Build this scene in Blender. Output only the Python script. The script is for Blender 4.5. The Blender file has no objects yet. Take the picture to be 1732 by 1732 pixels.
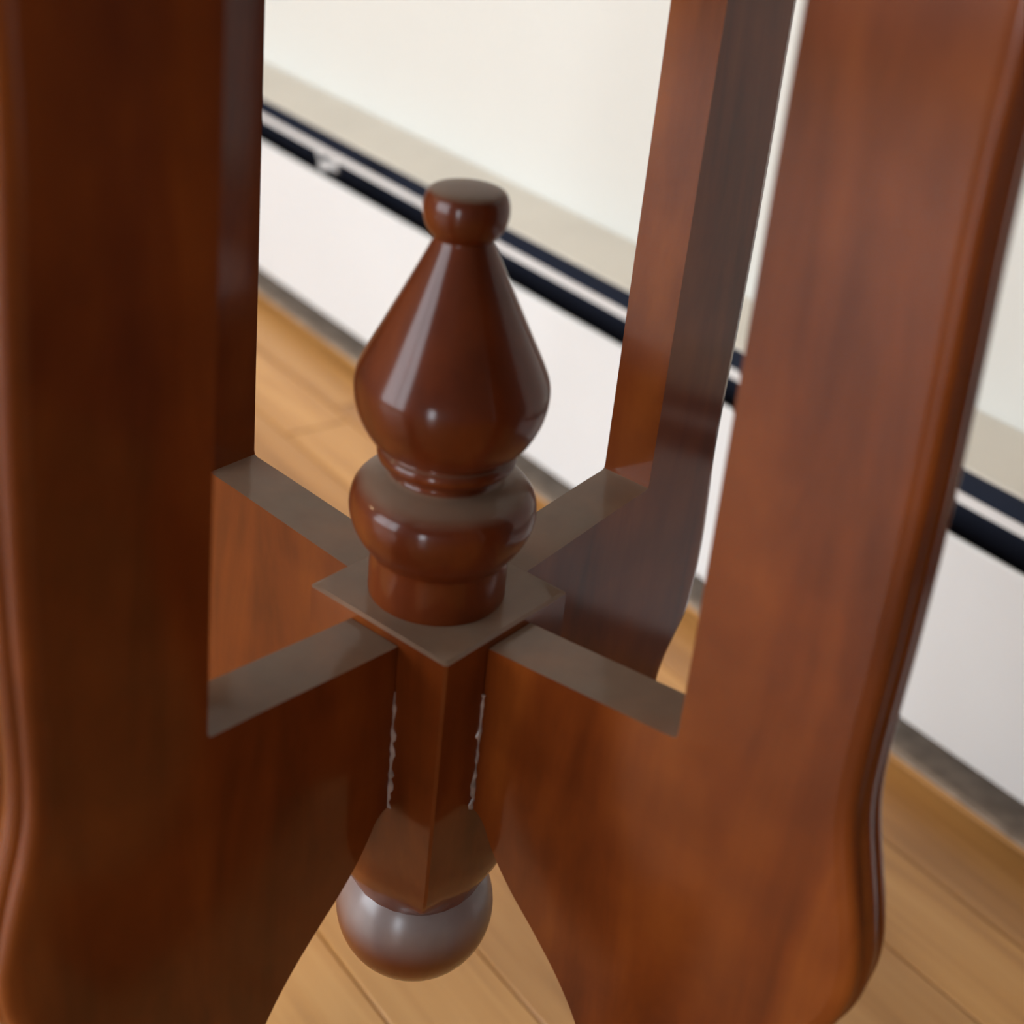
import bpy, bmesh, math, random
from mathutils import Vector, Matrix

random.seed(7)
W = 0.056                      # width of the table's square centre post, the unit of all table sizes
Z0 = 5.95 * W                  # height of the top of the centre post above the floor
TABLE_ROT = math.radians(13.116)
scene = bpy.context.scene
col = scene.collection

# ------------------------------------------------------------------ camera
cam_data = bpy.data.cameras.new('camera')
cam = bpy.data.objects.new('camera', cam_data)
col.objects.link(cam)
scene.camera = cam
cam_data.sensor_width = 36.0
cam_data.lens = 36.0 * 2303.27 / 1732.0
cam_data.clip_start = 0.01
yaw, pitch, roll = (math.radians(v) for v in (49.8561, -30.1573, 6.2788))
fwd = Vector((math.cos(pitch) * math.cos(yaw), math.cos(pitch) * math.sin(yaw), math.sin(pitch)))
rgt = fwd.cross(Vector((0, 0, 1))).normalized()
upv = rgt.cross(fwd)
r2 = math.cos(roll) * rgt + math.sin(roll) * upv
u2 = -math.sin(roll) * rgt + math.cos(roll) * upv
cam_loc = Vector((-3.73132 * W, -4.95789 * W, 4.12259 * W + Z0))
M = Matrix((r2, u2, -fwd)).transposed().to_4x4()
M.translation = cam_loc
cam.matrix_world = M
cam_data.dof.use_dof = True
cam_data.dof.focus_distance = 0.46
cam_data.dof.aperture_fstop = 8.0

# ------------------------------------------------------------------ world and lights
world = bpy.data.worlds.new('world')
scene.world = world
world.use_nodes = True
bg = world.node_tree.nodes['Background']
bg.inputs['Color'].default_value = (0.80, 0.90, 1.0, 1)
bg.inputs['Strength'].default_value = 1.5


def area_light(name, loc, target, sx, sy, power, color):
    d = bpy.data.lights.new(name, 'AREA')
    d.shape = 'RECTANGLE'
    d.size, d.size_y = sx, sy
    d.energy, d.color = power, color
    o = bpy.data.objects.new(name, d)
    col.objects.link(o)
    o.location = loc
    o.rotation_euler = (Vector(target) - Vector(loc)).to_track_quat('-Z', 'Y').to_euler()
    return o


# daylight coming in through the glass door and through the second window
area_light('door_daylight', (-3.12, 0.60, 1.16), (0, 0.60, 1.16), 2.4, 1.8, 98, (0.84, 0.925, 1.0))
area_light('window_daylight', (-3.12, -2.02, 0.70), (0, -2.02, 0.70), 0.56, 1.2, 28, (0.86, 0.92, 1.0))
lamp_data = bpy.data.lights.new('lamp_glow', 'POINT')      # a warm lamp standing further left in the room
lamp_data.energy, lamp_data.color, lamp_data.shadow_soft_size = 13, (1.0, 0.72, 0.42), 0.11
lamp_glow = bpy.data.objects.new('lamp_glow', lamp_data)
col.objects.link(lamp_glow)
lamp_glow.location = (-1.75, 1.75, 1.35)
ceil_data = bpy.data.lights.new('ceiling_lamp_glow', 'POINT')      # the room's ceiling lamp, up and to the left of the table
ceil_data.energy, ceil_data.color, ceil_data.shadow_soft_size = 32, (1.0, 0.92, 0.80), 0.07
ceil_glow = bpy.data.objects.new('ceiling_lamp_glow', ceil_data)
col.objects.link(ceil_glow)
ceil_glow.location = (-0.30, 0.58, 2.30)

scene.view_settings.view_transform = 'Standard'
scene.view_settings.look = 'None'
scene.view_settings.gamma = 1.0
scene.view_settings.use_curve_mapping = False
scene.view_settings.exposure = 0.32


# ------------------------------------------------------------------ materials
def new_mat(name):
    m = bpy.data.materials.new(name)
    m.use_nodes = True
    nt = m.node_tree
    return m, nt, nt.nodes['Principled BSDF']


def N(nt, kind, **kw):
    n = nt.nodes.new(kind)
    for k, v in kw.items():
        setattr(n, k, v)
    return n


def ramp(nt, stops):
    r = N(nt, 'ShaderNodeValToRGB')
    e = r.color_ramp.elements
    while len(e) < len(stops):
        e.new(0.5)
    for el, (p, c) in zip(e, stops):
        el.position = p
        el.color = (c[0], c[1], c[2], 1)
    return r


def mix(nt, fac, a, b):
    n = N(nt, 'ShaderNodeMix', data_type='RGBA')
    for sock, v in ((n.inputs['Factor'], fac), (n.inputs['A'], a), (n.inputs['B'], b)):
        if hasattr(v, 'is_linked'):
            nt.links.new(v, sock)
        elif isinstance(v, (int, float)):
            sock.default_value = v
        else:
            sock.default_value = (v[0], v[1], v[2], 1)
    return n.outputs['Result']


def math_node(nt, op, a, b=None, clamp=False):
    n = N(nt, 'ShaderNodeMath', operation=op, use_clamp=clamp)
    for i, v in enumerate((a, b)):
        if v is None:
            continue
        if hasattr(v, 'is_linked'):
            nt.links.new(v, n.inputs[i])
        else:
            n.inputs[i].default_value = v
    return n.outputs[0]


def wood_material(name, grain_scale, dust=0.5, dusty_sheen=None, tint=(1, 1, 1), coat=0.65, coat_rough=0.12, rough=0.5, spec=0.05):
    """varnished reddish mahogany with grain along z and dust settled on what faces up"""
    m, nt, b = new_mat(name)
    L = nt.links.new
    tc = N(nt, 'ShaderNodeTexCoord')
    mp = N(nt, 'ShaderNodeMapping')
    mp.inputs['Scale'].default_value = grain_scale
    L(tc.outputs['Object'], mp.inputs['Vector'])
    n1 = N(nt, 'ShaderNodeTexNoise')
    n1.inputs['Scale'].default_value = 1.0
    n1.inputs['Detail'].default_value = 5
    n1.inputs['Roughness'].default_value = 0.55
    n1.inputs['Distortion'].default_value = 0.6
    L(mp.outputs['Vector'], n1.inputs['Vector'])
    c = [tuple(v * t for v, t in zip(k, tint)) for k in ((0.074, 0.0135, 0.0018), (0.123, 0.0250, 0.0034), (0.182, 0.044, 0.006))]
    rp = ramp(nt, [(0.30, c[0]), (0.50, c[1]), (0.72, c[2])])
    L(n1.outputs['Fac'], rp.inputs['Fac'])
    n2 = N(nt, 'ShaderNodeTexNoise')
    n2.inputs['Scale'].default_value = 38
    n2.inputs['Detail'].default_value = 3
    L(tc.outputs['Object'], n2.inputs['Vector'])
    rp2 = ramp(nt, [(0.35, (0.82, 0.74, 0.72)), (0.65, (1.08, 1.05, 1.0))])
    L(n2.outputs['Fac'], rp2.inputs['Fac'])
    mul = N(nt, 'ShaderNodeMix', data_type='RGBA', blend_type='MULTIPLY')
    mul.inputs['Factor'].default_value = 0.8
    L(rp.outputs['Color'], mul.inputs['A'])
    L(rp2.outputs['Color'], mul.inputs['B'])
    base = mul.outputs['Result']
    # dust
    g = N(nt, 'ShaderNodeNewGeometry')
    sx = N(nt, 'ShaderNodeSeparateXYZ')
    L(g.outputs['Normal'], sx.inputs[0])
    mr = N(nt, 'ShaderNodeMapRange', interpolation_type='SMOOTHSTEP')
    mr.inputs['From Min'].default_value = 0.55
    mr.inputs['From Max'].default_value = 0.97
    L(sx.outputs['Z'], mr.inputs['Value'])
    n3 = N(nt, 'ShaderNodeTexNoise')
    n3.inputs['Scale'].default_value = 55
    n3.inputs['Detail'].default_value = 4
    L(tc.outputs['Object'], n3.inputs['Vector'])
    dn = math_node(nt, 'MULTIPLY_ADD', n3.outputs['Fac'], 0.6)
    dn.node.inputs[2].default_value = 0.7
    df = math_node(nt, 'MULTIPLY', mr.outputs['Result'], dn)
    df = math_node(nt, 'MULTIPLY', df, dust, clamp=True)
    if dusty_sheen:  # dust plus the window's cool sheen, painted grey towards the top of the ball
        z_lo, z_hi, amt = dusty_sheen
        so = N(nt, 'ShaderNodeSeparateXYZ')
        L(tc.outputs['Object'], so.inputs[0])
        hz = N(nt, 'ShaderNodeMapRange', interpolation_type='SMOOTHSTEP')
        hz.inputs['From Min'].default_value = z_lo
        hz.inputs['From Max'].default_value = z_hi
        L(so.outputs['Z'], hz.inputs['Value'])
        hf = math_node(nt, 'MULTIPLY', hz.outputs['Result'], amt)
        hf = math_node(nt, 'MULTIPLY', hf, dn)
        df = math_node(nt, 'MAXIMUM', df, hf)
    colr = mix(nt, df, base, (0.27, 0.215, 0.155) if not dusty_sheen else (0.34, 0.32, 0.32))
    L(colr, b.inputs['Base Color'])
    rg = math_node(nt, 'MULTIPLY_ADD', df, 0.35)
    rg.node.inputs[2].default_value = rough
    L(rg, b.inputs['Roughness'])
    b.inputs['Specular IOR Level'].default_value = spec
    cw = math_node(nt, 'MULTIPLY_ADD', df, 0.0 if dusty_sheen else -coat, clamp=True)
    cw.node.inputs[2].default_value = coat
    L(cw, b.inputs['Coat Weight'])
    b.inputs['Coat Roughness'].default_value = coat_rough
    return m


def plain(name, color, rough=0.5, metallic=0.0, noise=0.06, scale=20.0):
    m, nt, b = new_mat(name)
    tc = N(nt, 'ShaderNodeTexCoord')
    n = N(nt, 'ShaderNodeTexNoise')
    n.inputs['Scale'].default_value = scale
    n.inputs['Detail'].default_value = 3
    nt.links.new(tc.outputs['Object'], n.inputs['Vector'])
    lo = tuple(v * (1 - noise) for v in color)
    hi = tuple(min(1, v * (1 + noise)) for v in color)
    rp = ramp(nt, [(0.3, lo), (0.7, hi)])
    nt.links.new(n.outputs['Fac'], rp.inputs['Fac'])
    nt.links.new(rp.outputs['Color'], b.inputs['Base Color'])
    b.inputs['Roughness'].default_value = rough
    b.inputs['Metallic'].default_value = metallic
    return m


def plank_material():
    m, nt, b = new_mat('oak_plank')
    L = nt.links.new
    tc = N(nt, 'ShaderNodeTexCoord')
    oi = N(nt, 'ShaderNodeObjectInfo')
    off = N(nt, 'ShaderNodeVectorMath', operation='ADD')
    sc = N(nt, 'ShaderNodeVectorMath', operation='SCALE')
    cmb = N(nt, 'ShaderNodeCombineXYZ')
    for i in range(3):
        L(oi.outputs['Random'], cmb.inputs[i])
    L(cmb.outputs[0], sc.inputs[0])
    sc.inputs['Scale'].default_value = 37.0
    g = N(nt, 'ShaderNodeNewGeometry')
    L(g.outputs['Position'], off.inputs[0])
    L(sc.outputs[0], off.inputs[1])
    mp = N(nt, 'ShaderNodeMapping')
    mp.inputs['Scale'].default_value = (55, 3.2, 10)
    L(off.outputs[0], mp.inputs['Vector'])
    n1 = N(nt, 'ShaderNodeTexNoise')
    n1.inputs['Scale'].default_value = 1.0
    n1.inputs['Detail'].default_value = 6
    n1.inputs['Distortion'].default_value = 0.8
    L(mp.outputs['Vector'], n1.inputs['Vector'])
    rp = ramp(nt, [(0.25, (0.37, 0.168, 0.042)), (0.5, (0.56, 0.280, 0.080)), (0.75, (0.66, 0.36, 0.122))])
    L(n1.outputs['Fac'], rp.inputs['Fac'])
    tone = ramp(nt, [(0.0, (0.78, 0.72, 0.68)), (0.5, (1.0, 0.98, 0.96)), (1.0, (1.12, 1.1, 1.1))])
    L(oi.outputs['Random'], tone.inputs['Fac'])
    mul = N(nt, 'ShaderNodeMix', data_type='RGBA', blend_type='MULTIPLY')
    mul.inputs['Factor'].default_value = 1.0
    L(rp.outputs['Color'], mul.inputs['A'])
    L(tone.outputs['Color'], mul.inputs['B'])
    L(mul.outputs['Result'], b.inputs['Base Color'])
    b.inputs['Roughness'].default_value = 0.42
    b.inputs['Coat Weight'].default_value = 0.3
    b.inputs['Coat Roughness'].default_value = 0.25
    return m


MAT = {}
MAT['leg'] = wood_material('mahogany_board', (34, 34, 7), 0.55)
MAT['turned'] = wood_material('mahogany_turned', (26, 26, 9), 0.45, tint=(0.85, 0.75, 0.8), coat=0.45, coat_rough=0.14, rough=0.45, spec=0.1)
MAT['ball'] = wood_material('mahogany_ball', (26, 26, 9), 0.45, dusty_sheen=(-2.48 * W, -2.16 * W, 0.5), tint=(0.95, 0.95, 1.0), coat=1.0, coat_rough=0.27, rough=0.4)
MAT['top'] = wood_material('mahogany_top', (20, 4, 20), 0.1)
MAT['plank'] = plank_material()
MAT['subfloor'] = plain('subfloor', (0.06, 0.035, 0.02), 0.9)
MAT['wall'] = plain('cream_wall_paint', (0.66, 0.655, 0.615), 0.6, noise=0.015, scale=3)
MAT['room'] = plain('room_wall_paint', (0.14, 0.12, 0.10), 0.7, noise=0.015, scale=3)
MAT['ceiling'] = plain('ceiling_paint', (0.45, 0.43, 0.40), 0.8, noise=0.01, scale=3)
MAT['enamel'] = plain('white_enamel', (0.72, 0.73, 0.735), 0.38, noise=0.012, scale=9)
MAT['hood'] = plain('dusty_shaded_enamel', (0.55, 0.515, 0.455), 0.5, noise=0.04, scale=14)  # beige dust, with the dimness of grazing light on the top put into the colour
MAT['dark'] = plain('dark_steel', (0.012, 0.016, 0.034), 0.6)
MAT['pan'] = plain('dusty_pan', (0.42, 0.33, 0.26), 0.8, noise=0.25, scale=60)
MAT['fin'] = plain('dusty_fin', (0.035, 0.038, 0.05), 0.6, noise=0.3, scale=80)
MAT['damper'] = plain('grey_damper', (0.66, 0.64, 0.63), 0.4)
MAT['fluff'] = plain('grey_lint', (0.55, 0.55, 0.55), 0.95, noise=0.3, scale=140)
MAT['glue'] = plain('dried_glue', (0.24, 0.19, 0.18), 0.35, noise=0.5, scale=160)
MAT['door'] = plain('dark_door_stain', (0.035, 0.016, 0.008), 0.45, noise=0.2, scale=12)
MAT['brass'] = plain('brass', (0.55, 0.38, 0.14), 0.3, metallic=1.0)
MAT['frame'] = plain('frame_paint', (0.75, 0.74, 0.72), 0.5)


def glass_material():
    m = bpy.data.materials.new('window_glass')
    m.use_nodes = True
    nt = m.node_tree
    nt.nodes.remove(nt.nodes['Principled BSDF'])
    t = N(nt, 'ShaderNodeBsdfTransparent')
    g = N(nt, 'ShaderNodeBsdfGlossy')
    g.inputs['Roughness'].default_value = 0.02
    x = N(nt, 'ShaderNodeMixShader')
    x.inputs[0].default_value = 0.06
    nt.links.new(t.outputs[0], x.inputs[1])
    nt.links.new(g.outputs[0], x.inputs[2])
    nt.links.new(x.outputs[0], nt.nodes['Material Output'].inputs['Surface'])
    return m


MAT['glass'] = glass_material()


# ------------------------------------------------------------------ mesh helpers
def link_mesh(name, bm, mat, parent=None, smooth=True, angle=35, flat=()):
    bmesh.ops.recalc_face_normals(bm, faces=bm.faces)
    flat_edges = set()
    bm.edges.index_update()
    for f in flat:
        flat_edges.update(e.index for e in f.edges)
    me = bpy.data.meshes.new(name)
    bm.to_mesh(me)
    bm.free()
    me.materials.append(mat)
    if smooth:
        me.polygons.foreach_set('use_smooth', [True] * len(me.polygons))
        me.set_sharp_from_angle(angle=math.radians(angle))
        for i in flat_edges:
            me.edges[i].use_edge_sharp = True
    o = bpy.data.objects.new(name, me)
    col.objects.link(o)
    if parent is not None:
        o.parent = parent
    return o


def box(bm, x0, x1, y0, y1, z0, z1):
    v = [bm.verts.new(p) for p in ((x0, y0, z0), (x1, y0, z0), (x1, y1, z0), (x0, y1, z0),
                                   (x0, y0, z1), (x1, y0, z1), (x1, y1, z1), (x0, y1, z1))]
    for f in ((0, 3, 2, 1), (4, 5, 6, 7), (0, 1, 5, 4), (1, 2, 6, 5), (2, 3, 7, 6), (3, 0, 4, 7)):
        bm.faces.new([v[i] for i in f])


def bevel_all(bm, w, seg=2):
    bmesh.ops.bevel(bm, geom=list(bm.edges), offset=w, segments=seg, affect='EDGES', profile=0.6)


def spline(pts, n=6):
    """Catmull-Rom through the points"""
    out = []
    P = [pts[0]] + list(pts) + [pts[-1]]
    for i in range(1, len(P) - 2):
        p0, p1, p2, p3 = P[i - 1], P[i], P[i + 1], P[i + 2]
        for k in range(n):
            t = k / n
            out.append(tuple(0.5 * (2 * b + (c - a) * t + (2 * a - 5 * b + 4 * c - d) * t * t
                                    + (3 * b - a - 3 * c + d) * t ** 3) for a, b, c, d in zip(p0, p1, p2, p3)))
    out.append(tuple(pts[-1]))
    return out


def lathe(bm, prof, seg=72, cx=0.0, cy=0.0):
    rings = []
    for r, z in prof:
        if r < 1e-6:
            rings.append([bm.verts.new((cx, cy, z))])
        else:
            rings.append([bm.verts.new((cx + r * math.cos(2 * math.pi * k / seg), cy + r * math.sin(2 * math.pi * k / seg), z))
                          for k in range(seg)])
    for a, b in zip(rings, rings[1:]):
        if len(a) == 1 and len(b) == 1:
            continue
        for k in range(seg):
            k2 = (k + 1) % seg
            if len(a) == 1:
                bm.faces.new((a[0], b[k2], b[k]))
            elif len(b) == 1:
                bm.faces.new((a[k], a[k2], b[0]))
            else:
                bm.faces.new((a[k], a[k2], b[k2], b[k]))
    for ring, flip in ((rings[0], True), (rings[-1], False)):
        if len(ring) > 1:
            bm.faces.new(ring[::-1] if flip else ring)


def extrude_profile(bm, pts, y0, y1):
    """closed polygon of (x, z) points extruded along y"""
    a = [bm.verts.new((x, y0, z)) for x, z in pts]
    b = [bm.verts.new((x, y1, z)) for x, z in pts]
    n = len(pts)
    for i in range(n):
        j = (i + 1) % n
        bm.faces.new((a[i], a[j], b[j], b[i]))
    bm.faces.new(a[::-1])
    bm.faces.new(b)


def tag(o, label, cat, group=None):
    o['label'] = label
    o['category'] = cat
    if group:
        o['group'] = group
    return o


def struct(o):
    o['kind'] = 'structure'
    return o


# ------------------------------------------------------------------ the room
XW = 8.0 * W + 0.062            # face of the wall behind the heater
X0, Y0, Y1, H = -3.0, -2.5, 2.7, 2.45

bm = bmesh.new()
box(bm, X0 - 0.12, XW + 0.12, Y0 - 0.12, Y1 + 0.12, -0.10, -0.014)
floor = struct(link_mesh('floor', bm, MAT['subfloor'], smooth=False))
bm = bmesh.new()
box(bm, XW, XW + 0.12, Y0 - 0.12, Y1 + 0.12, -0.014, H)
struct(link_mesh('wall_back', bm, MAT['wall'], smooth=False))
bm = bmesh.new()
box(bm, X0 - 0.12, XW, Y1, Y1 + 0.12, -0.014, H)
struct(link_mesh('wall_left', bm, MAT['room'], smooth=False))
bm = bmesh.new()
box(bm, X0 - 0.12, XW, Y0 - 0.12, Y0, -0.014, H)
struct(link_mesh('wall_right', bm, MAT['room'], smooth=False))
bm = bmesh.new()
box(bm, X0 - 0.12, XW + 0.12, Y0 - 0.12, Y1 + 0.12, H, H + 0.1)
struct(link_mesh('ceiling', bm, MAT['ceiling'], smooth=False))
# wall with the glass door and the second window
DY0, DY1, DZ = -0.65, 1.85, 2.08
WY0, WY1, WZ0, WZ1 = -2.33, -1.71, 0.06, 1.34
bm = bmesh.new()
for y0, y1, z0, z1 in ((Y0, WY0, -0.014, H), (WY0, WY1, -0.014, WZ0), (WY0, WY1, WZ1, H), (WY1, DY0, -0.014, H),
                       (DY0, DY1, DZ, H), (DY1, Y1, -0.014, H)):
    box(bm, X0 - 0.12, X0, y0, y1, z0, z1)
struct(link_mesh('wall_front', bm, MAT['room'], smooth=False))


def glazed(name, y0, y1, z0, z1, mull, rail):
    bm = bmesh.new()
    fw = 0.05 if mull else 0.03
    xa, xb = X0 - 0.08, X0 - 0.03
    for a, b, c, d in ((y0, y0 + fw, z0, z1), (y1 - fw, y1, z0, z1), (y0 + fw, y1 - fw, z0, z0 + rail), (y0 + fw, y1 - fw, z1 - fw, z1)):
        box(bm, xa, xb, a, b, c, d)
    ym = (y0 + y1) / 2
    if mull:
        box(bm, xa, xb, ym - 0.03, ym + 0.03, z0 + rail, z1 - fw)
    o = struct(link_mesh(name, bm, MAT['frame'], smooth=False))
    spans = ((y0 + fw, ym - 0.03), (ym + 0.03, y1 - fw)) if mull else ((y0 + fw, y1 - fw),)
    for a, b in spans:
        bm = bmesh.new()
        box(bm, X0 - 0.058, X0 - 0.052, a, b, z0 + rail, z1 - fw)
        link_mesh('pane', bm, MAT['glass'], o, smooth=False)
    return o


glazed('door_1', DY0, DY1, 0.0, DZ, True, 0.26)
glazed('window_1', WY0, WY1, WZ0, WZ1, False, 0.03)

# a dark stained door in the heater wall, beyond the right end of the heater
bm = bmesh.new()
ya, yb, zt = -1.32, -0.44, 2.04
for a, b, c, d in ((ya - 0.07, ya, 0.0, zt + 0.07), (yb, yb + 0.07, 0.0, zt + 0.07), (ya, yb, zt, zt + 0.07)):
    box(bm, XW - 0.022, XW - 0.0005, a, b, c + 0.0005, d)
door = struct(link_mesh('door_2', bm, MAT['door'], smooth=False))
bm = bmesh.new()
box(bm, XW - 0.010, XW - 0.0005, ya + 0.002, yb - 0.002, 0.006, zt - 0.002)
for a, b, c, d in ((ya + 0.002, ya + 0.11, 0.006, zt - 0.002), (yb - 0.11, yb - 0.002, 0.006, zt - 0.002), (ya + 0.11, yb - 0.11, 0.006, 0.22),
                   (ya + 0.11, yb - 0.11, 0.86, 1.02), (ya + 0.11, yb - 0.11, zt - 0.13, zt - 0.002)):
    box(bm, XW - 0.018, XW - 0.0102, a, b, c, d)
link_mesh('door_leaf', bm, MAT['door'], door, smooth=False)
bm = bmesh.new()
lathe(bm, [(0.024, 0.0), (0.024, 0.004), (0.009, 0.006), (0.009, 0.03), (0.022, 0.038), (0.027, 0.05), (0.022, 0.062), (0.0, 0.066)], 24)
k = link_mesh('door_knob', bm, MAT['brass'], door)
k.location = (XW - 0.0182, yb - 0.055, 0.94)
k.rotation_euler = (0, -math.pi / 2, 0)

# floor planks, each one a board of its own, running along the wall
PW = 1.16 * W
bm = bmesh.new()
ch = 0.0011
x0, x1 = 0.0003, PW - 0.0003
sec = [(x0, -0.014), (x1, -0.014), (x1, -ch), (x1 - ch, 0.0), (x0 + ch, 0.0), (x0, -ch)]
extrude_profile(bm, sec, 0.0005, 0.9995)
bmesh.ops.recalc_face_normals(bm, faces=bm.faces)
plank_me = bpy.data.meshes.new('plank')
bm.to_mesh(plank_me)
bm.free()
plank_me.materials.append(MAT['plank'])
xr = 6.85 * W
while xr + PW < XW:
    xr += PW
rows = []
while xr > X0:
    rows.append(xr)
    xr -= PW
for ri, xr in enumerate(rows):
    w = min(xr + PW, XW) - xr
    near = xr > -0.5
    y = Y0
    first = random.uniform(1.0, 2.1) if near else random.uniform(0.4, 1.3)
    while y < Y1 - 0.01:
        ln = first if y == Y0 else (random.uniform(1.9, 2.3) if near else random.uniform(1.7, 2.4))
        if Y1 - y - ln < 0.35:
            ln = Y1 - y
        o = bpy.data.objects.new('plank', plank_me)
        col.objects.link(o)
        o.parent = floor
        o.location = (xr, y, 0.0)
        o.scale = (w / PW, ln, 1)
        y += ln

# ------------------------------------------------------------------ baseboard heater
HX = 8.0 * W                    # its front face


def hz(z):                      # height in post widths below the post's top -> metres
    return Z0 + z * W


HY0, HY1 = -0.34, 1.75
heater = bpy.data.objects.new('baseboard_heater', None)
col.objects.link(heater)
heater.location = (HX, 0, 0)
tag(heater, 'long white metal baseboard heater with dark slots along the cream wall', 'heater')


def hpart(name, pts, y0, y1, mat, parent=heater, bev=0.0):
    bm = bmesh.new()
    extrude_profile(bm, [(x - HX, z) for x, z in pts], y0, y1)
    if bev:
        bevel_all(bm, bev, 2)
    return link_mesh(name, bm, mat, parent, angle=40)


def rect(xa, xb, za, zb):
    return [(xa, za), (xb, za), (xb, zb), (xa, zb)]


gap = 0.0005
hpart('back_plate', rect(XW - 0.004, XW - gap, 0.004, hz(-2.13)), HY0, HY1, MAT['dark'])
# hood: flat top a little raised at the wall, with a thin turned-down front lip
hpart('hood', [(HX, hz(-2.158)), (HX + 0.0012, hz(-2.158)), (HX + 0.0022, hz(-2.145)), (XW - gap, hz(-2.045)),
               (XW - gap, hz(-2.02)), (HX + 0.003, hz(-2.115)), (HX + 0.0006, hz(-2.122)), (HX, hz(-2.135))], HY0, HY1, MAT['hood'])
# front panel with folded edges
hpart('front_panel', [(HX, hz(-5.36)), (HX + 0.003, hz(-5.40)), (HX + 0.012, hz(-5.40)), (HX + 0.012, hz(-5.38)), (HX + 0.0045, hz(-5.37)),
                      (HX + 0.0015, hz(-5.33)), (HX + 0.0015, hz(-2.98)), (HX + 0.003, hz(-2.96)),
                      (HX + 0.003, hz(-2.935)), (HX + 0.001, hz(-2.935)), (HX, hz(-2.955))], HY0, HY1, MAT['enamel'])
# damper blade across the slot
hpart('damper', [(HX + 0.001, hz(-2.545)), (HX + 0.0022, hz(-2.55)), (HX + 0.0036, hz(-2.445)),
                 (HX + 0.0024, hz(-2.44))], HY0 + 0.002, HY1 - 0.002, MAT['damper'])
hpart('bottom_pan', [(HX + 0.004, 0.0006), (XW - 0.0045, 0.0006), (XW - 0.0045, 0.002), (HX + 0.004, 0.002)], HY0, HY1, MAT['pan'])
# end caps
for y in (HY0 - 0.03, HY1):
    hpart('end_cap', rect(HX - 0.001, XW - gap, 0.0, hz(-2.0)), y, y + 0.03, MAT['enamel'], bev=0.002)
# heating element: pipe and fins behind the panel
bm = bmesh.new()
seg = 16
pz = hz(-4.0)
px = HX + 0.033
ra = [bm.verts.new((px - HX + 0.011 * math.cos(2 * math.pi * k / seg), HY0 + 0.001, pz + 0.011 * math.sin(2 * math.pi * k / seg))) for k in range(seg)]
rb = [bm.verts.new((v.co.x, HY1 - 0.001, v.co.z)) for v in ra]
for k in range(seg):
    bm.faces.new((ra[k], ra[(k + 1) % seg], rb[(k + 1) % seg], rb[k]))
link_mesh('pipe', bm, MAT['dark'], heater)
bm = bmesh.new()
y = HY0 + 0.06
while y < HY1 - 0.06:
    box(bm, 0.010 + 0.004, 0.054, y, y + 0.0006, hz(-4.9), hz(-3.5))
    y += 0.0075
fins = link_mesh('fin_stack', bm, MAT['fin'], heater, smooth=False)
fins['kind'] = 'stuff'
# brackets that carry the panel and damper, and the crumpled one that shows in the slot
for y in (-0.25, 1.25):
    bm = bmesh.new()
    box(bm, 0.013, 0.0575, y, y + 0.002, hz(-5.2), hz(-2.2))
    link_mesh('bracket', bm, MAT['dark'], heater, smooth=False)
bm = bmesh.new()
CLY = 0.852                     # crumpled metal clip in the slot
pts = spline([(0.0, -2.60), (0.005, -2.70), (0.011, -2.77), (0.018, -2.74), (0.025, -2.68), (0.033, -2.70), (0.041, -2.66)], 4)
va, vb = [], []
for k, (dy, z) in enumerate(pts):
    wd = 0.010 * (0.6 + 0.5 * math.sin(k * 0.9) ** 2)
    xx = 0.0035 + 0.0025 * math.sin(k * 0.7)
    va.append((bm.verts.new((xx, CLY - dy, hz(z) + wd / 2)), bm.verts.new((xx + 0.002, CLY - dy, hz(z) + wd / 2))))
    vb.append((bm.verts.new((xx, CLY - dy, hz(z) - wd / 2)), bm.verts.new((xx + 0.002, CLY - dy, hz(z) - wd / 2))))
for i in range(len(pts) - 1):
    bm.faces.new((va[i][0], va[i + 1][0], vb[i + 1][0], vb[i][0]))
    bm.faces.new((va[i][1], vb[i][1], vb[i + 1][1], va[i + 1][1]))
    bm.faces.new((va[i][0], va[i][1], va[i + 1][1], va[i + 1][0]))
    bm.faces.new((vb[i][0], vb[i + 1][0], vb[i + 1][1], vb[i][1]))
for e in (0, -1):
    bm.faces.new((va[e][0], vb[e][0], vb[e][1], va[e][1]))
clip = link_mesh('clip', bm, MAT['fluff'], heater)
clip['label'] = 'crumpled pale grey clip stuck in the dark slot'

# ------------------------------------------------------------------ the table
table = bpy.data.objects.new('pedestal_table', None)
col.objects.link(table)
table.location = (0, 0, 0)
table.rotation_euler = (0, 0, TABLE_ROT)
tag(table, 'reddish mahogany pedestal table with four board legs around a turned finial', 'table')


def at_block(o):
    o.location = (0, 0, Z0)
    return o


# --- centre post: square block whose lower end is turned round
def post_ring(half, ch, circ, blend):
    pts = []
    n = 8
    for s in range(4):
        a = s * math.pi / 2
        for k in range(n):
            u = -half + ch + (2 * half - 2 * ch) * k / (n - 1)
            x, y = half, u
            ang = math.atan2(y, x)
            r = math.hypot(x, y) * (1 - blend) + circ * blend
            pts.append((r * math.cos(ang + a), r * math.sin(ang + a)))
    return pts


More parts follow.
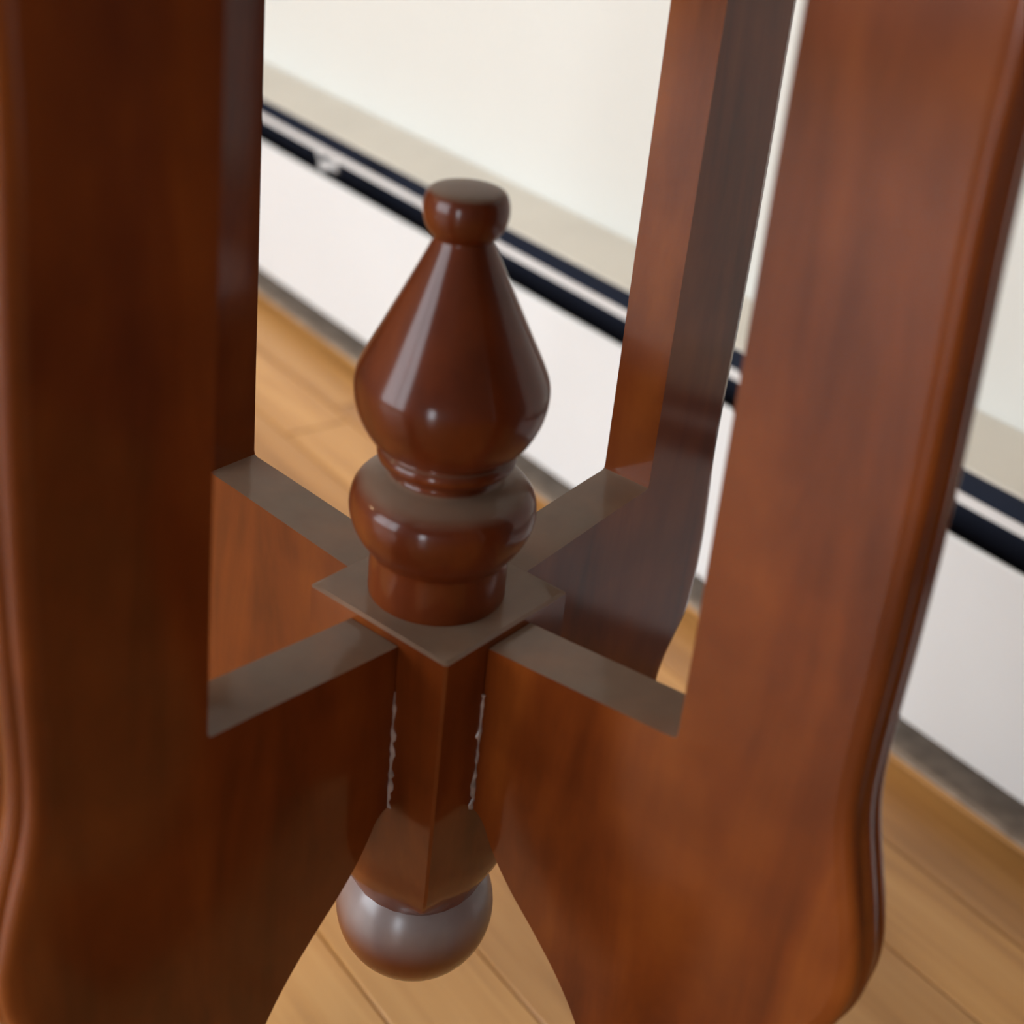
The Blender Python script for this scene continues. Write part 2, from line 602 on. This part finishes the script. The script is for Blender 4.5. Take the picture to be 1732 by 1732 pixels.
bm = bmesh.new()
rings = []
for z, half, chm, circ, bl in ((0.0, 0.478, 0.02, 0.5, 0), (-0.012, 0.498, 0.016, 0.5, 0), (-0.05, 0.5, 0.014, 0.5, 0), (-0.4, 0.5, 0.014, 0.5, 0), (-0.8, 0.5, 0.014, 0.5, 0), (-1.58, 0.5, 0.014, 0.5, 0),
                               (-1.65, 0.5, 0.014, 0.52, 0.05), (-1.74, 0.498, 0.014, 0.50, 0.16), (-1.84, 0.49, 0.014, 0.475, 0.33), (-1.92, 0.475, 0.014, 0.45, 0.52),
                               (-1.99, 0.455, 0.014, 0.43, 0.72), (-2.05, 0.435, 0.02, 0.412, 0.90), (-2.10, 0.42, 0.03, 0.395, 1.0)):
    rings.append([bm.verts.new((x * W, y * W, z * W)) for x, y in post_ring(half, chm, circ, bl)])
for a, b in zip(rings, rings[1:]):
    n = len(a)
    for k in range(n):
        bm.faces.new((a[k], b[k], b[(k + 1) % n], a[(k + 1) % n]))
bm.faces.new(rings[0])
bm.faces.new(rings[-1][::-1])
post = at_block(link_mesh('center_post', bm, MAT['leg'], table, angle=28))

# --- turned finial on top
prof = [(0.0, 0.0005), (0.372, 0.0005)]
prof += spline([(0.375, 0.02), (0.374, 0.13), (0.372, 0.235), (0.378, 0.275), (0.41, 0.315), (0.455, 0.385), (0.487, 0.47), (0.494, 0.54), (0.478, 0.615),
                (0.43, 0.672), (0.36, 0.708), (0.302, 0.728), (0.285, 0.75)], 4)
prof += spline([(0.287, 0.765), (0.315, 0.782), (0.348, 0.806), (0.362, 0.836), (0.356, 0.866), (0.338, 0.885)], 4)
prof += spline([(0.338, 0.893), (0.365, 0.912), (0.405, 0.945), (0.448, 1.015), (0.480, 1.10), (0.494, 1.19), (0.488, 1.265), (0.455, 1.35), (0.382, 1.495),
                (0.327, 1.605), (0.279, 1.70), (0.205, 1.85), (0.155, 1.955), (0.143, 1.985)], 5)
prof += spline([(0.143, 1.99), (0.163, 2.005), (0.190, 2.045), (0.205, 2.10), (0.205, 2.145), (0.196, 2.185), (0.183, 2.207), (0.165, 2.218)], 4)
prof += [(0.12, 2.226), (0.06, 2.231), (0.0, 2.233)]
bm = bmesh.new()
lathe(bm, [(r * W, z * W) for r, z in prof], 80)
fin = at_block(link_mesh('finial', bm, MAT['turned'], table, angle=50))
fin.location = (-0.012 * W, 0.018 * W, Z0)

# --- ball drop under the post
prof = [(0.0, -2.05), (0.34, -2.05)]
for k in range(0, 25):
    a = math.radians(43 - k * 133 / 24)
    prof.append((0.495 * math.cos(a), -2.37 + 0.495 * math.sin(a)))
prof[-1] = (0.0, -2.865)
bm = bmesh.new()
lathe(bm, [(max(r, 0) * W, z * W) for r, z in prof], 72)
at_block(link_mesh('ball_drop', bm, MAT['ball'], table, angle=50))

# --- the legs: sawn boards with a moulded outer edge
T = 0.344                       # board thickness in post widths
ZF = -5.95
TOPZ = 6.55
OUTER = [(2.34, TOPZ), (2.37, 5.0), (2.41, 3.4), (2.43, 2.8), (2.475, 2.2), (2.515, 1.6), (2.54, 1.0), (2.55, 0.5), (2.565, 0.2), (2.60, 0.0), (2.665, -0.22),
         (2.735, -0.45), (2.785, -0.68), (2.785, -0.90), (2.73, -1.12), (2.62, -1.30), (2.48, -1.46), (2.37, -1.66), (2.34, -1.95), (2.40, -2.4),
         (2.58, -3.0), (2.92, -3.7), (3.42, -4.35), (3.98, -4.85), (4.38, -5.22), (4.52, -5.58), (4.46, ZF)]
INNER = [(3.62, ZF), (3.50, -5.62), (3.12, -5.2), (2.62, -4.55), (2.15, -3.75), (1.78, -3.0), (1.52, -2.45), (1.385, -2.17), (1.22, -1.94), (1.03, -1.74),
         (0.86, -1.58), (0.735, -1.44), (0.655, -1.32), (0.60, -1.22), (0.55, -1.17), (0.505, -1.155)]
ARM = [(0.505, -0.054), (0.8, -0.03), (1.2, 0.006), (1.5, 0.032)]
POST = [(1.675, 0.046), (1.698, 0.056), (1.704, 0.085), (1.69, 0.6), (1.66, 1.5), (1.61, 3.0), (1.56, 4.6), (1.50, TOPZ)]
# (share of the thickness, how far the outer contour is drawn in there): rounded arris, groove, bead
half_sec = [(-0.50, 0.085), (-0.478, 0.045), (-0.44, 0.018), (-0.38, 0.003), (-0.31, 0.0), (-0.255, 0.010),
            (-0.225, 0.040), (-0.195, 0.042), (-0.165, 0.012), (-0.10, -0.008), (0.0, -0.014)]
sections = half_sec + [(-a, b) for a, b in half_sec[-2::-1]]


def make_leg(rot, in0, in1, out0, out1, knee):
    """each leg is sawn by hand: its post stands a little further in or out, its knee swells more or less"""
    def so(s, z):
        k = max(0.0, min(1.0, (z + 1.6) / 0.8))
        if -1.5 < z < 0.3:
            s = min(s, 2.56) + max(0.0, s - 2.56) * knee
        return s + (out0 + out1 * max(z, 0)) * k
    outer = spline([(so(s, z), z) for s, z in OUTER], 6)
    inner = spline(INNER, 6)
    arm = ARM + [(s + in0 + in1 * z, z) for s, z in POST]
    poly = outer + inner + arm
    n = len(poly)
    w_out = [1.0] * len(outer) + [0.0] * (n - len(outer))
    nrm = []
    for i in range(n):
        a, b = Vector(poly[i - 1]), Vector(poly[(i + 1) % n])
        d = (b - a).normalized()
        nrm.append(Vector((-d.y, d.x)))
    area = sum(poly[i][0] * poly[(i + 1) % n][1] - poly[(i + 1) % n][0] * poly[i][1] for i in range(n))
    if area < 0:
        nrm = [-v for v in nrm]            # pointing inwards
    bm = bmesh.new()
    rings = []
    for yy, io in sections:
        ring = []
        for (s, z), nv, wo in zip(poly, nrm, w_out):
            k = io * wo
            ring.append(bm.verts.new(((s + nv.x * k) * W, yy * T * W, max(ZF, min(TOPZ, z + nv.y * k)) * W)))
        rings.append(ring)
    for a, b in zip(rings, rings[1:]):
        for i in range(n):
            j = (i + 1) % n
            bm.faces.new((a[i], a[j], b[j], b[i]))
    caps = [bm.faces.new(ring) for ring in (rings[0], rings[-1])]
    o = at_block(link_mesh('leg', bm, MAT['leg'], table, angle=32, flat=caps))
    o.rotation_euler = (0, 0, rot)
    return o


make_leg(0.0, 0.03, 0.024, 0.0, 0.03, 0.35)                 # far right
make_leg(math.pi / 2, 0.018, 0.0, 0.0, 0.0, 0.8)            # far left
make_leg(math.pi, 0.035, -0.015, 0.045, 0.005, 1.0)         # near left
make_leg(math.pi * 1.5, -0.035, 0.008, 0.0, 0.0, 1.0)       # near right

# dried glue squeezed out where the two near boards meet the post
for ang, side in ((math.pi, 1), (math.pi * 1.5, -1)):
    bm = bmesh.new()
    rnd = random.Random(3 + side)
    prev = None
    zz = -0.35
    while zz > -1.16:
        wd = max(0.0015, rnd.uniform(-0.012, 0.026)) * (1.3 if zz < -0.6 else 0.6)
        dp = rnd.uniform(0.008, 0.018)
        yo = side * (T / 2)
        ring = [bm.verts.new((x * W, y * W, zz * W)) for x, y in
                ((0.4995, yo - side * 0.004), (0.4995, yo + side * wd), (0.5 + dp * 0.6, yo + side * wd * 0.7), (0.5 + dp, yo + side * 0.003), (0.5 + dp, yo - side * 0.004))]
        if prev:
            for i in range(5):
                bm.faces.new((prev[i], prev[(i + 1) % 5], ring[(i + 1) % 5], ring[i]))
        else:
            bm.faces.new(ring)
        prev = ring
        zz -= 0.035
    bm.faces.new(prev)
    g = at_block(link_mesh('glue_line', bm, MAT['glue'], table))
    g.rotation_euler = (0, 0, ang)
    g['label'] = 'pale dried glue along the joint'

# --- table top with a moulded edge and the frame under it
bm = bmesh.new()
R = 5.1
prof = [(0.0, TOPZ + 0.45), (R - 0.45, TOPZ + 0.45)]
prof += spline([(R - 0.35, TOPZ + 0.47), (R - 0.2, TOPZ + 0.55), (R - 0.05, TOPZ + 0.60), (R, TOPZ + 0.72), (R - 0.04, TOPZ + 0.84), (R - 0.12, TOPZ + 0.88)], 4)
prof += [(0.0, TOPZ + 0.88)]
lathe(bm, [(r * W, z * W) for r, z in prof], 96)
at_block(link_mesh('table_top', bm, MAT['top'], table))
for k in range(2):
    bm = bmesh.new()
    zl = 0.0 if k == 0 else 0.001
    box(bm, -3.6 * W, 3.6 * W, -0.4 * W, 0.4 * W, (TOPZ + zl) * W, (TOPZ + 0.448) * W)
    bevel_all(bm, 0.0015)
    b = at_block(link_mesh('top_bearer', bm, MAT['top'], table))
    b.rotation_euler = (0, 0, k * math.pi / 2)
